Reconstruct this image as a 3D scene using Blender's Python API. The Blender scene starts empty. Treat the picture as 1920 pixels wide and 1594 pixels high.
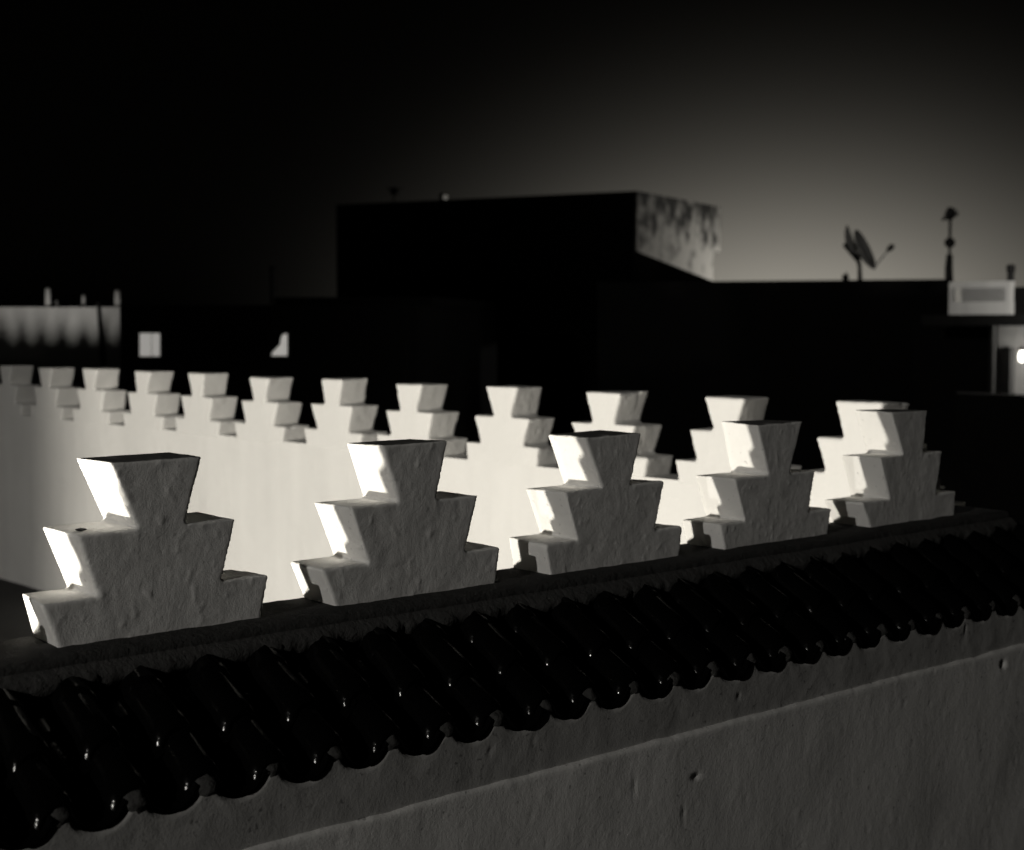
import bpy, bmesh, math, random
import numpy as np
from mathutils import Vector, noise
random.seed(7)
SC = bpy.context.scene
COL = SC.collection
D = 3.2                                    # metres from the lens to the outer face of the near merlons
ZC = 0.658 * D                             # eye height above the terrace floor (floor = 0)

# ------------------------------------------------------------------ camera
AL = math.radians(48.0); TH = math.radians(3.63); FPX = 2871.0
cam_d = bpy.data.cameras.new('camera')
cam = bpy.data.objects.new('camera', cam_d); COL.objects.link(cam)
cam.location = (0, 0, ZC)
cam.rotation_euler = (math.radians(90) - TH, 0, -(math.radians(90) - AL))
cam_d.sensor_width = 36.0; cam_d.lens = FPX / 1920 * 36.0
cam_d.clip_start = 0.05; cam_d.clip_end = 12000
cam_d.dof.use_dof = True; cam_d.dof.focus_distance = 4.0; cam_d.dof.aperture_fstop = 3.3
SC.camera = cam

# ------------------------------------------------------------------ world: night sky with the last glow low on the right
SUN_AZ = math.radians(37.6)                # direction (from +X towards +Y) where the sun has gone down
w = bpy.data.worlds.new('World'); SC.world = w; w.use_nodes = True
nt = w.node_tree; nt.nodes.clear()
def N(t, kind, **kw):
    n = t.nodes.new(kind)
    for k, v in kw.items(): setattr(n, k, v)
    return n
out = N(nt, 'ShaderNodeOutputWorld')
sky = N(nt, 'ShaderNodeTexSky'); sky.sky_type = 'NISHITA'; sky.sun_disc = False
sky.sun_elevation = math.radians(-3.0); sky.sun_rotation = math.radians(90) - SUN_AZ
bw = N(nt, 'ShaderNodeRGBToBW'); nt.links.new(sky.outputs[0], bw.inputs[0])
tc = N(nt, 'ShaderNodeTexCoord'); sep = N(nt, 'ShaderNodeSeparateXYZ')
nt.links.new(tc.outputs['Generated'], sep.inputs[0])
def M(t, op, a, b=None, clamp=False):
    n = N(t, 'ShaderNodeMath', operation=op); n.use_clamp = clamp
    for i, x in enumerate((a, b)):
        if x is None: continue
        if isinstance(x, (int, float)): n.inputs[i].default_value = x
        else: t.links.new(x, n.inputs[i])
    return n.outputs[0]
# glow = exp(-(elevation/a)^p) * exp(-(azimuth/b)^2), the after-glow over the town
dx, dy = math.cos(SUN_AZ), math.sin(SUN_AZ)
fw = M(nt, 'ADD', M(nt, 'MULTIPLY', sep.outputs[0], dx), M(nt, 'MULTIPLY', sep.outputs[1], dy))
sd = M(nt, 'ADD', M(nt, 'MULTIPLY', sep.outputs[0], -dy), M(nt, 'MULTIPLY', sep.outputs[1], dx))
az = M(nt, 'ARCTAN2', sd, fw)
el = M(nt, 'MAXIMUM', sep.outputs[2], 0.0)
GA, GP, GB, GS = 0.072, 1.55, 0.152, 0.335
ge = M(nt, 'EXPONENT', M(nt, 'MULTIPLY', M(nt, 'POWER', M(nt, 'DIVIDE', el, GA), GP), -1.0))
ga = M(nt, 'EXPONENT', M(nt, 'MULTIPLY', M(nt, 'POWER', M(nt, 'ABSOLUTE', M(nt, 'DIVIDE', az, GB)), 2.0), -1.0))
glow = M(nt, 'MULTIPLY', M(nt, 'MULTIPLY', ge, ga), GS)
lum = M(nt, 'ADD', glow, M(nt, 'MULTIPLY', bw.outputs[0], 0.002))
mixc = N(nt, 'ShaderNodeCombineColor')
for i, c in enumerate((1.0, 0.935, 0.80)):
    nt.links.new(M(nt, 'MULTIPLY', lum, c), mixc.inputs[i])
bg = N(nt, 'ShaderNodeBackground'); bg.inputs[1].default_value = 1.0
nt.links.new(mixc.outputs[0], bg.inputs[0]); nt.links.new(bg.outputs[0], out.inputs[0])
SC.view_settings.view_transform = 'Standard'; SC.view_settings.look = 'None'
SC.view_settings.exposure = 0.0; SC.view_settings.gamma = 1.0
SC.cycles.max_bounces = 6; SC.cycles.diffuse_bounces = 4
SC.cycles.sample_clamp_indirect = 3.0
SC.cycles.use_denoising = True
WARM = (1.0, 0.945, 0.835); NEUT = (1.0, 0.965, 0.90)

# ------------------------------------------------------------------ helpers
def ray(px, py):
    a = (px - 960) / FPX; b = (797 - py) / FPX
    F = math.cos(TH) + b * math.sin(TH); U = b * math.cos(TH) - math.sin(TH)
    return Vector((a * math.sin(AL) + F * math.cos(AL), -a * math.cos(AL) + F * math.sin(AL), U)), F
def at(px, py, t):                         # the world point seen at a pixel, t metres ahead
    r, F = ray(px, py)
    return Vector((0, 0, ZC)) + r * (t / F)
def tag(o, label=None, cat=None, group=None, kind=None):
    for k, v in (('label', label), ('category', cat), ('group', group), ('kind', kind)):
        if v: o[k] = v
    return o
def empty(name, loc=(0, 0, 0), rz=0.0, parent=None):
    o = bpy.data.objects.new(name, None); COL.objects.link(o)
    o.location = loc; o.rotation_euler = (0, 0, rz); o.empty_display_size = 0.1
    if parent: o.parent = parent
    return o
def link(name, me, mat=None, parent=None, loc=None, smooth=False):
    if mat and not me.materials: me.materials.append(mat)
    o = bpy.data.objects.new(name, me); COL.objects.link(o)
    if parent: o.parent = parent
    if loc: o.location = loc
    if smooth: me.polygons.foreach_set('use_smooth', [True] * len(me.polygons))
    return o
def bm_obj(name, bm, mat, parent=None, loc=None, smooth=False):
    bmesh.ops.recalc_face_normals(bm, faces=bm.faces)
    me = bpy.data.meshes.new(name); bm.to_mesh(me); bm.free()
    return link(name, me, mat, parent, loc, smooth)
def box(bm, lo, hi):
    vs = [bm.verts.new((x, y, z)) for z in (lo[2], hi[2]) for x, y in ((lo[0], lo[1]), (hi[0], lo[1]), (hi[0], hi[1]), (lo[0], hi[1]))]
    for f in ((3, 2, 1, 0), (4, 5, 6, 7), (0, 1, 5, 4), (1, 2, 6, 5), (2, 3, 7, 6), (3, 0, 4, 7)):
        bm.faces.new([vs[i] for i in f])
def prism(bm, pts, z0, z1):                # vertical prism over a footprint
    a = [bm.verts.new((p[0], p[1], z0)) for p in pts]; b = [bm.verts.new((p[0], p[1], z1)) for p in pts]
    n = len(pts); bm.faces.new(a[::-1]); bm.faces.new(b)
    for i in range(n): bm.faces.new((a[i], a[(i + 1) % n], b[(i + 1) % n], b[i]))
def tube(bm, path, rad, seg=8):            # round bar along a path; rad may vary
    path = [Vector(p) for p in path]
    rads = rad if isinstance(rad, (list, tuple)) else [rad] * len(path)
    rings = []
    for i, p in enumerate(path):
        d = (path[min(i + 1, len(path) - 1)] - path[max(i - 1, 0)]).normalized()
        s = d.orthogonal().normalized() if not rings else (prev - d * prev.dot(d)).normalized()
        prev = s; t = d.cross(s)
        rings.append([bm.verts.new(p + (s * math.cos(2 * math.pi * k / seg) + t * math.sin(2 * math.pi * k / seg)) * rads[i]) for k in range(seg)])
    for a, b in zip(rings, rings[1:]):
        for k in range(seg): bm.faces.new((a[k], a[(k + 1) % seg], b[(k + 1) % seg], b[k]))
    bm.faces.new(rings[0][::-1]); bm.faces.new(rings[-1])
def lathe(bm, prof, seg=16, origin=(0, 0, 0)):
    o = Vector(origin); rings = []
    for r, z in prof:
        rings.append([bm.verts.new(o + Vector((r * math.cos(2 * math.pi * k / seg), r * math.sin(2 * math.pi * k / seg), z))) for k in range(seg)])
    for a, b in zip(rings, rings[1:]):
        for k in range(seg): bm.faces.new((a[k], a[(k + 1) % seg], b[(k + 1) % seg], b[k]))
    bm.faces.new(rings[0][::-1]); bm.faces.new(rings[-1])

# ------------------------------------------------------------------ materials (the photograph is a toned black and white print: all greys)
def mat(name, col, rough=0.9, bump=None, var=0.0, vscale=3.0, spots=0.0, spec=0.3, streak=0.0, coat=0.0):
    m = bpy.data.materials.new(name); m.use_nodes = True
    t = m.node_tree; b = t.nodes['Principled BSDF']
    b.inputs['Roughness'].default_value = rough
    b.inputs['Specular IOR Level'].default_value = spec
    if coat: b.inputs['Coat Weight'].default_value = coat; b.inputs['Coat Roughness'].default_value = 0.06
    tcn = N(t, 'ShaderNodeTexCoord'); obj = tcn.outputs['Object']
    g = None
    if var or spots or streak:
        n1 = N(t, 'ShaderNodeTexNoise'); n1.inputs['Scale'].default_value = vscale; n1.inputs['Detail'].default_value = 6
        n1.inputs['Roughness'].default_value = 0.6
        t.links.new(obj, n1.inputs['Vector'])
        g = M(t, 'ADD', M(t, 'MULTIPLY', M(t, 'SUBTRACT', n1.outputs[0], 0.5), 2 * var), 1.0)
        if streak:                          # rain streaks running down the lime wash
            mp = N(t, 'ShaderNodeMapping'); mp.inputs['Scale'].default_value = (5.0, 5.0, 0.35)
            t.links.new(obj, mp.inputs[0])
            n3 = N(t, 'ShaderNodeTexNoise'); n3.inputs['Scale'].default_value = 1.6; n3.inputs['Detail'].default_value = 5
            t.links.new(mp.outputs[0], n3.inputs['Vector'])
            g = M(t, 'MULTIPLY', g, M(t, 'ADD', M(t, 'MULTIPLY', M(t, 'SUBTRACT', n3.outputs[0], 0.5), 2 * streak), 1.0))
        if spots:                           # small dark pits and dirt specks
            n2 = N(t, 'ShaderNodeTexNoise'); n2.inputs['Scale'].default_value = 55; n2.inputs['Detail'].default_value = 2
            t.links.new(obj, n2.inputs['Vector'])
            rmp = N(t, 'ShaderNodeMapRange'); rmp.inputs[1].default_value = 0.66; rmp.inputs[2].default_value = 0.76
            rmp.inputs[3].default_value = 1.0; rmp.inputs[4].default_value = 1.0 - spots
            t.links.new(n2.outputs[0], rmp.inputs[0]); g = M(t, 'MULTIPLY', g, rmp.outputs[0])
    if g is None: b.inputs['Base Color'].default_value = (*[col * c for c in (1, 0.99, 0.965)], 1)
    else:
        cc = N(t, 'ShaderNodeCombineColor'); gl = M(t, 'MULTIPLY', g, col, True)
        for i, c in enumerate((1, 0.99, 0.965)): t.links.new(M(t, 'MULTIPLY', gl, c), cc.inputs[i])
        t.links.new(cc.outputs[0], b.inputs['Base Color'])
    if bump:
        prev = None
        for sc, st, dist in bump:
            nb = N(t, 'ShaderNodeTexNoise'); nb.inputs['Scale'].default_value = sc; nb.inputs['Detail'].default_value = 5
            nb.inputs['Roughness'].default_value = 0.62
            t.links.new(obj, nb.inputs['Vector'])
            bp = N(t, 'ShaderNodeBump'); bp.inputs['Strength'].default_value = st; bp.inputs['Distance'].default_value = dist
            t.links.new(nb.outputs[0], bp.inputs['Height'])
            if prev: t.links.new(prev, bp.inputs['Normal'])
            prev = bp.outputs[0]
        t.links.new(prev, b.inputs['Normal'])
    return m
def glowmat(name, strength, col=WARM):
    m = bpy.data.materials.new(name); m.use_nodes = True; t = m.node_tree
    b = t.nodes['Principled BSDF']; b.inputs['Base Color'].default_value = (0.8, 0.8, 0.8, 1)
    b.inputs['Emission Color'].default_value = (*col, 1); b.inputs['Emission Strength'].default_value = strength
    return m
LIME = mat('lime_plaster', 0.78, 0.95, bump=((26, 0.3, 0.004), (110, 0.45, 0.002), (270, 0.6, 0.0016)), var=0.06, vscale=5, spots=0.3, spec=0.15)
def dark_tops(m):
    # darker grey on upward faces near the top, with a ragged edge
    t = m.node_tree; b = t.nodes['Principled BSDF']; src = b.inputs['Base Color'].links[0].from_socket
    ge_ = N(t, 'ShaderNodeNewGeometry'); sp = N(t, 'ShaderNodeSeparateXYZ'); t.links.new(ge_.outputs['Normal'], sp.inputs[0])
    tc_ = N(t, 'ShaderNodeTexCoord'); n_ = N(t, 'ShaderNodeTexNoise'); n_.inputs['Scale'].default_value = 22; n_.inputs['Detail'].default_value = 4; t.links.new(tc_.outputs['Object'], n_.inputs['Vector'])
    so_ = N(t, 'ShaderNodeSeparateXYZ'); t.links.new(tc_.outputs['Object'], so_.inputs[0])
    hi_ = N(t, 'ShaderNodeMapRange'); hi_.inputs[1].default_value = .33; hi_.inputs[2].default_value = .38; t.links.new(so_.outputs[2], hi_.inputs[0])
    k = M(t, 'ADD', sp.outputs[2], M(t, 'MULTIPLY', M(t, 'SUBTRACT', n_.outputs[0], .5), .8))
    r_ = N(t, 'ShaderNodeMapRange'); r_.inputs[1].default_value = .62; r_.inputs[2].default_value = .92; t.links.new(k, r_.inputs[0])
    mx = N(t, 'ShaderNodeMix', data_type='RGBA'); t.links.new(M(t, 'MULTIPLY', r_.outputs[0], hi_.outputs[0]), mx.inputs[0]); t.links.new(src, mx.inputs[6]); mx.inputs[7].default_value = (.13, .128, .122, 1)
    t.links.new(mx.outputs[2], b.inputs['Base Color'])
dark_tops(LIME)
LIMEB = mat('lime_plaster_smooth', 0.78, 0.95, bump=((18, 0.35, 0.010), (90, 0.35, 0.003)), var=0.07, vscale=3, streak=0.04, spec=0.15)
WALLB = mat('lime_wall_streaked', 0.78, 0.95, bump=((9, 0.3, 0.012), (70, 0.35, 0.003)), var=0.11, vscale=1.4, streak=0.07, spec=0.15)
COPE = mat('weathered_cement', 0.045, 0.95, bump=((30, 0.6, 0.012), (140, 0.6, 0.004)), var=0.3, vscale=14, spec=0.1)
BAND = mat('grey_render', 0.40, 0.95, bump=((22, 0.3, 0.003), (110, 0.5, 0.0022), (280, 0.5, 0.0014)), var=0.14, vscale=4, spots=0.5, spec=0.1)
LOWER = mat('coarse_render', 0.72, 0.95, bump=((16, 0.3, 0.003), (90, 0.5, 0.0025), (260, 0.5, 0.0015)), var=0.14, vscale=2.5, spots=0.5, streak=0.06, spec=0.1)
GLAZE = bpy.data.materials.new('dark_glaze'); GLAZE.use_nodes = True      # near-black lead glaze, thin and wavy: dull body under a faint sharp gloss
_t = GLAZE.node_tree; _t.nodes.clear(); _o = N(_t, 'ShaderNodeOutputMaterial')
_d = N(_t, 'ShaderNodeBsdfDiffuse'); _d.inputs[0].default_value = (.002, .002, .002, 1)
_g = N(_t, 'ShaderNodeBsdfGlossy'); _g.inputs['Roughness'].default_value = .13
_m = N(_t, 'ShaderNodeMixShader'); _m.inputs[0].default_value = .013
_c = N(_t, 'ShaderNodeTexCoord'); _p = None
for sc_, st_, di_ in ((26, .35, .003), (140, .3, .0011)):
    _n = N(_t, 'ShaderNodeTexNoise'); _n.inputs['Scale'].default_value = sc_; _n.inputs['Detail'].default_value = 3; _t.links.new(_c.outputs['Object'], _n.inputs['Vector'])
    _b = N(_t, 'ShaderNodeBump'); _b.inputs['Strength'].default_value = st_; _b.inputs['Distance'].default_value = di_; _t.links.new(_n.outputs[0], _b.inputs['Height'])
    if _p: _t.links.new(_p, _b.inputs['Normal'])
    _p = _b.outputs[0]
_t.links.new(_p, _g.inputs['Normal'])
_t.links.new(_d.outputs[0], _m.inputs[1]); _t.links.new(_g.outputs[0], _m.inputs[2]); _t.links.new(_m.outputs[0], _o.inputs[0])
MORTAR = mat('mortar', 0.065, 0.95, bump=((60, 0.7, 0.008),), var=0.3, vscale=20, spec=0.1)
FLOOR = mat('dark_floor_tile', 0.035, 0.8, bump=((40, 0.3, 0.004),), var=0.3, vscale=3)
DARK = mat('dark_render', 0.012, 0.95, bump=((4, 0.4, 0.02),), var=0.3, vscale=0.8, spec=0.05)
IRON = mat('black_iron', 0.02, 0.6, bump=((60, 0.3, 0.003),), spec=0.3)
GREYM = mat('galvanised_steel', 0.3, 0.5, bump=((50, 0.2, 0.002),), var=0.2)
TOWN = mat('town_lime', 0.55, 0.95, bump=((6, 0.4, 0.015),), var=0.15, vscale=1.5, streak=0.12)
GROUND = mat('street_dust', 0.06, 0.95, bump=((3, 0.4, 0.02),), var=0.3, vscale=0.5)

# ------------------------------------------------------------------ merlons
def fbm(p, s, o=4, h=0.7): return noise.fractal(p * s, h, 2.0, o)
def merlon_mesh(prof, thick, voxel, seed, rough, worn=0.0):
    """prof: six half-outline rows (u_left, u_right, z) bottom to top in metres; hand-plastered solid, x along wall, y depth from the face at 0."""
    rnd = random.Random(seed)
    bm = bmesh.new()
    for k in (0, 2, 4):                      # three flaring tiers, fused by the remesh
        (a0, b0, z0), (a1, b1, z1) = prof[k], prof[k + 1]
        z0 -= .016 if k else .012
        jt = lambda s: rnd.uniform(-s, s)
        A = [bm.verts.new((x + jt(.002), jt(.0007), z + jt(.003))) for x, z in ((a0, z0), (b0, z0), (b1, z1), (a1, z1))]
        B = [bm.verts.new((x + jt(.006), thick + jt(.005), z + jt(.004))) for x, z in ((a0, z0), (b0, z0), (b1, z1), (a1, z1))]
        if k == 0: B[0].co.x += worn * .5; B[3].co.x += worn   # worn back corner of the lowest step
        fs = [bm.faces.new(A), bm.faces.new(B[::-1])] + [bm.faces.new((A[i], B[i], B[(i + 1) % 4], A[(i + 1) % 4])) for i in range(4)]
        bmesh.ops.recalc_face_normals(bm, faces=fs)
    bmesh.ops.triangulate(bm, faces=bm.faces)
    me = bpy.data.meshes.new('merlon_raw'); bm.to_mesh(me); bm.free()
    o = bpy.data.objects.new('merlon_raw', me); COL.objects.link(o)
    r = o.modifiers.new('r', 'REMESH'); r.mode = 'VOXEL'; r.voxel_size = voxel
    s = o.modifiers.new('s', 'SMOOTH'); s.factor = 0.5; s.iterations = 2
    dg = bpy.context.evaluated_depsgraph_get()
    m2 = bpy.data.meshes.new_from_object(o.evaluated_get(dg))
    bpy.data.objects.remove(o); bpy.data.meshes.remove(me)
    nv = len(m2.vertices)
    co = np.empty(nv * 3, 'f'); no = np.empty(nv * 3, 'f')
    m2.vertices.foreach_get('co', co); m2.vertex_normals.foreach_get('vector', no)
    co = co.reshape(-1, 3); no = no.reshape(-1, 3)
    off = Vector((seed * 3.7, seed * 1.3, seed * 2.1)); d = np.empty(nv, 'f')
    for i in range(nv):
        p = Vector(co[i]) + off
        q = Vector((p.x * 1.0, p.y, p.z * 0.8))          # trowelled downwards: lumps a little longer than wide
        a = 0.0016 * fbm(p, 8, 3)
        b = 0.00042 * fbm(p, 40, 4)
        c = noise.noise(q * 46 + Vector((9, 3, 1)))
        c = 0.0036 * max(0.0, c - 0.34)                   # drips and blobs
        e = noise.noise(p * 60 + Vector((31, 7, 5)))
        e = -0.004 * max(0.0, e - 0.56)                   # pits
        nv_ = no[i]; s_ = .91 * abs(float(nv_[0])) - .41 * float(nv_[2])
        w_ = max(0.0, 1 - max(abs(float(nv_[1])), abs(float(nv_[2])), s_) - .04)
        ch_ = w_ * (.012 * max(0.0, noise.noise(p * 34 + Vector((5, 5, 5))) + .1) + .014 * max(0.0, noise.noise(p * 13) - .1))
        d[i] = ((a + b + c + e) * rough - ch_) * (1.0 if float(co[i][1]) < thick * .62 else .25)
    co += no * d[:, None]
    m2.vertices.foreach_set('co', co.ravel()); m2.update()
    m2.polygons.foreach_set('use_smooth', [True] * len(m2.polygons))
    m2.name = 'merlon'
    return m2

ZB = -0.224                                  # merlon foot below the eye, in D
def W(u, v, z): return Vector((u * D, v * D, ZC + z * D))

wall = empty('parapet_wall', W(0.95, 1.0, -0.658))
tag(wall, 'near parapet with five large stepped merlons above a dark tiled eave', 'parapet wall')
W0 = Vector(wall.location)
# rows measured per merlon: (left, right, z) bottom / top of the three tiers, in D
FR = {
 1: [(.474, .640, ZB), (.461, .646, -.191), (.506, .603, -.191), (.488, .618, -.145), (.538, .573, -.145), (.515, .590, -.0965)],
 2: [(.712, .881, ZB), (.697, .888, -.192), (.745, .845, -.191), (.725, .861, -.145), (.776, .813, -.144), (.757, .827, -.096)],
 3: [(.949, 1.121, ZB), (.941, 1.126, -.195), (.983, 1.084, -.194), (.965, 1.099, -.149), (1.016, 1.050, -.147), (.991, 1.066, -.100)],
 4: [(1.191, 1.362, ZB), (1.183, 1.369, -.197), (1.225, 1.325, -.199), (1.204, 1.340, -.153), (1.262, 1.294, -.152), (1.241, 1.317, -.099)],
 5: [(1.443, 1.611, ZB), (1.425, 1.617, -.195), (1.479, 1.572, -.192), (1.459, 1.584, -.146), (1.505, 1.544, -.143), (1.479, 1.552, -.096)],
}
FR[0] = [(a - .240, b - .240, z) for a, b, z in FR[1]]
TK = 0.052 * D
for k in (0, 1, 2, 3, 4, 5):
    rows = FR[k]; uc = (rows[0][0] + rows[0][1]) / 2
    prof = [((a - uc) * D, (b - uc) * D, (z - ZB) * D) for a, b, z in rows]
    me = merlon_mesh(prof, TK, 0.0045, k + 1, 1.0, {1: .035, 2: .018}.get(k, .006))
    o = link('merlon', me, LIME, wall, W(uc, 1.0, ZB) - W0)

def relief_grid(name, u0, u1, z0, z1, v, step, fn, matl, parent, extra=None):
    """vertical plaster face (normal -Y) from u0..u1, z0..z1 (D units) with modelled relief fn(p)->metres outwards"""
    nx = max(2, int((u1 - u0) * D / step)); nz = max(2, int((z1 - z0) * D / step))
    vs = []; 
    for j in range(nz + 1):
        for i in range(nx + 1):
            p = W(u0 + (u1 - u0) * i / nx, v, z0 + (z1 - z0) * j / nz)
            vs.append((p.x - W0.x, p.y - fn(p) - W0.y, p.z - W0.z))
    fs = [(j * (nx + 1) + i, j * (nx + 1) + i + 1, (j + 1) * (nx + 1) + i + 1, (j + 1) * (nx + 1) + i) for j in range(nz) for i in range(nx)]
    me = bpy.data.meshes.new(name); me.from_pydata(vs, [], fs); me.update()
    return vs, fs, nx, nz

# coping ledge under the merlons: a rounded slab cast along the whole wall, with a soft uneven arris
UL, UR = 0.02, 1.70
def coping():
    prof = [(.9765, -.2440), (.9755, -.2300), (.9770, -.2263), (.9800, -.2246), (1.000, -.2236), (1.052, -.2232), (1.0585, -.2250), (1.0605, -.2300), (1.0605, -.2460)]
    nx = 420; vs = []; fs = []; n = len(prof)
    for i in range(nx + 1):
        u = UL + (UR - UL) * i / nx
        for j, (v, z) in enumerate(prof):
            p = W(u, v, z); q = fbm(p, 9, 3) * .0035 + fbm(p, 40, 2) * .0012
            vs.append((p.x - W0.x, p.y - W0.y + (q if j < 4 else -q if j > 5 else 0), p.z - W0.z + q * .7))
    for i in range(nx):
        for j in range(n - 1):
            a = i * n + j; fs.append((a, a + 1, a + n + 1, a + n))
        fs.append((i * n + n - 1, i * n, (i + 1) * n, (i + 1) * n + n - 1))
    fs.append(tuple(range(n))[::-1]); fs.append(tuple(nx * n + j for j in range(n)))
    me = bpy.data.meshes.new('coping'); me.from_pydata(vs, [], fs); me.update()
    bm = bmesh.new(); bm.from_mesh(me); bmesh.ops.recalc_face_normals(bm, faces=bm.faces); bm.to_mesh(me); bm.free()
    return link('coping', me, COPE, wall, smooth=True)
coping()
# masonry core of the wall (carries coping, eave and plaster)
bm = bmesh.new()
a = W(UL, .902, -2.6) - W0; b = W(UR, 1.055, -.2450) - W0
box(bm, a, (b.x, b.y, (W(0, 0, -.336) - W0).z))
a2 = W(UL, .985, -.336) - W0
box(bm, a2, b)
bm_obj('masonry', bm, LIMEB, wall)

# plaster band under the eave and the thicker coat below it
def rl_band(p): return .0028 * fbm(p, 4, 3) + .0008 * fbm(p, 24, 3) - .006 * max(0, noise.noise(p * 48) - .5)
VBAND, VLOW, ZM = .8785, .8745, -.3535
def on_plane(px, py, v):
    r, F = ray(px, py); return Vector((0, 0, ZC)) + r * (v * D / r.y)
pits = [(on_plane(1305, 1456, VLOW), .020, .006, .016), (on_plane(1880, 1245, VLOW), .018, .012, .03), (on_plane(1190, 1475, VLOW), .003, .040, .006),
        (on_plane(1280, 1530, VLOW), .004, .05, .005), (on_plane(1810, 1180, VBAND), .004, .02, .008), (on_plane(1385, 1290, VBAND), .007, .016, .008),
        (on_plane(920, 1400, VBAND), .006, .016, .006), (on_plane(1000, 1375, VBAND), .005, .018, .006)]
def dent(p):
    s = 0
    for c, rx, rz, dp in pits:
        q = ((p.x - c.x) / rx) ** 2 + ((p.z - c.z) / rz) ** 2
        if q < 3: s -= dp * math.exp(-q * 1.5) * (0.8 + 0.6 * noise.noise(p * 90))
    return s
def rl_low(p):
    q = Vector((p.x, p.y, p.z * .75))
    return .005 * fbm(p, 2.3, 2) + .0008 * fbm(q, 13, 3) + .0004 * fbm(p, 60, 2) + .003 * max(0, noise.noise(q * 24) - .42) - .008 * max(0, noise.noise(p * 40) - .5) + dent(p)
def band():
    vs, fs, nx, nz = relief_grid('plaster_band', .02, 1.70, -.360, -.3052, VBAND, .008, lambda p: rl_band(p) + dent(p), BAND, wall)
    zlo = W(0, 0, -.360).z; zhi = W(0, 0, -.3052).z
    for i in range(len(vs)):                # mortar squeezed up between the tiles: the top follows the underside of the pans
        x, y, z = vs[i]; p = Vector((x, y, z)) + W0
        dxp = (p.x - U00) / PITCH; dxp = (dxp - round(dxp)) * PITCH; R_ = .076
        top = zhi + .004 * fbm(Vector((p.x, 0, 3)), 14, 3)
        if abs(dxp) < .070: top = min(top, E0.z + .839 * (.046 - (math.sqrt(R_ * R_ - dxp * dxp) - .0366)) + .004)
        f = (p.z - zlo) / (zhi - zlo)
        vs[i] = (x, y + (.004 if f > .999 else 0), zlo + f * (top - zlo) - W0.z)
    me = bpy.data.meshes.new('plaster_band'); me.from_pydata(vs, [], fs); me.update()
    return link('plaster_band', me, BAND, wall, smooth=True)
def lower():
    vs, fs, nx, nz = relief_grid('lower_wall', .02, 1.70, -.62, ZM, VLOW, .009, rl_low, LOWER, wall)
    top = [nz * (nx + 1) + i for i in range(nx + 1)]
    # the uneven upper arris of the coat, turned back to the band
    k = len(vs)
    for i in top:
        x, y, z = vs[i]; p = Vector((x, y, z)) + W0
        broken = max(0, noise.noise(Vector((p.x * 3.1, 0, 4))) - .25) * .018 * (1 if p.x > 4.2 else .25)
        dz = .0035 * fbm(p, 8, 3) - broken
        vs[i] = (x, y + .003, z + dz)
        vs.append((x, (W(0, VBAND, 0) - W0).y + .012, z + dz + .007))
    for a_, b_ in zip(range(nx), range(nx)):
        fs.append((top[a_], top[a_ + 1], k + a_ + 1, k + a_))
    # plain foot down to the street
    k2 = len(vs); zf = -5.9 - W0.z
    for i in range(nx + 1):
        x, y, z = vs[i]; vs.append((x, y, zf))
    for i in range(nx): fs.append((k2 + i, k2 + i + 1, i + 1, i))
    me = bpy.data.meshes.new('lower_wall'); me.from_pydata(vs, [], fs); me.update()
    return link('lower_wall', me, LOWER, wall, smooth=True)
lower()

# ------------------------------------------------------------------ tiled eave: pan tiles, cover tiles, mortar
E0 = Vector((0, .878 * D, ZC - .3205 * D)); T0 = Vector((0, .982 * D, ZC - .253 * D))
SL = (T0 - E0); SLEN = SL.length; SL.normalize(); NR = Vector((0, -SL.z, SL.y))
eave = None
bmB = bmesh.new()                           # mortar bed under the tiles
sec = [E0 + SL * .055 - NR * .012, T0 + SL * .02 - NR * .012, T0 + SL * .02 - NR * .09, W(0, .9, -.33)]
va = [bmB.verts.new(Vector((UL * D, s.y, s.z)) - W0) for s in sec]; vb = [bmB.verts.new(Vector((UR * D, s.y, s.z)) - W0) for s in sec]
bmB.faces.new(va[::-1]); bmB.faces.new(vb)
for i in range(4): bmB.faces.new((va[i], va[(i + 1) % 4], vb[(i + 1) % 4], vb[i]))
eave = bm_obj('tiled_eave', bmB, MORTAR, wall)

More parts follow.
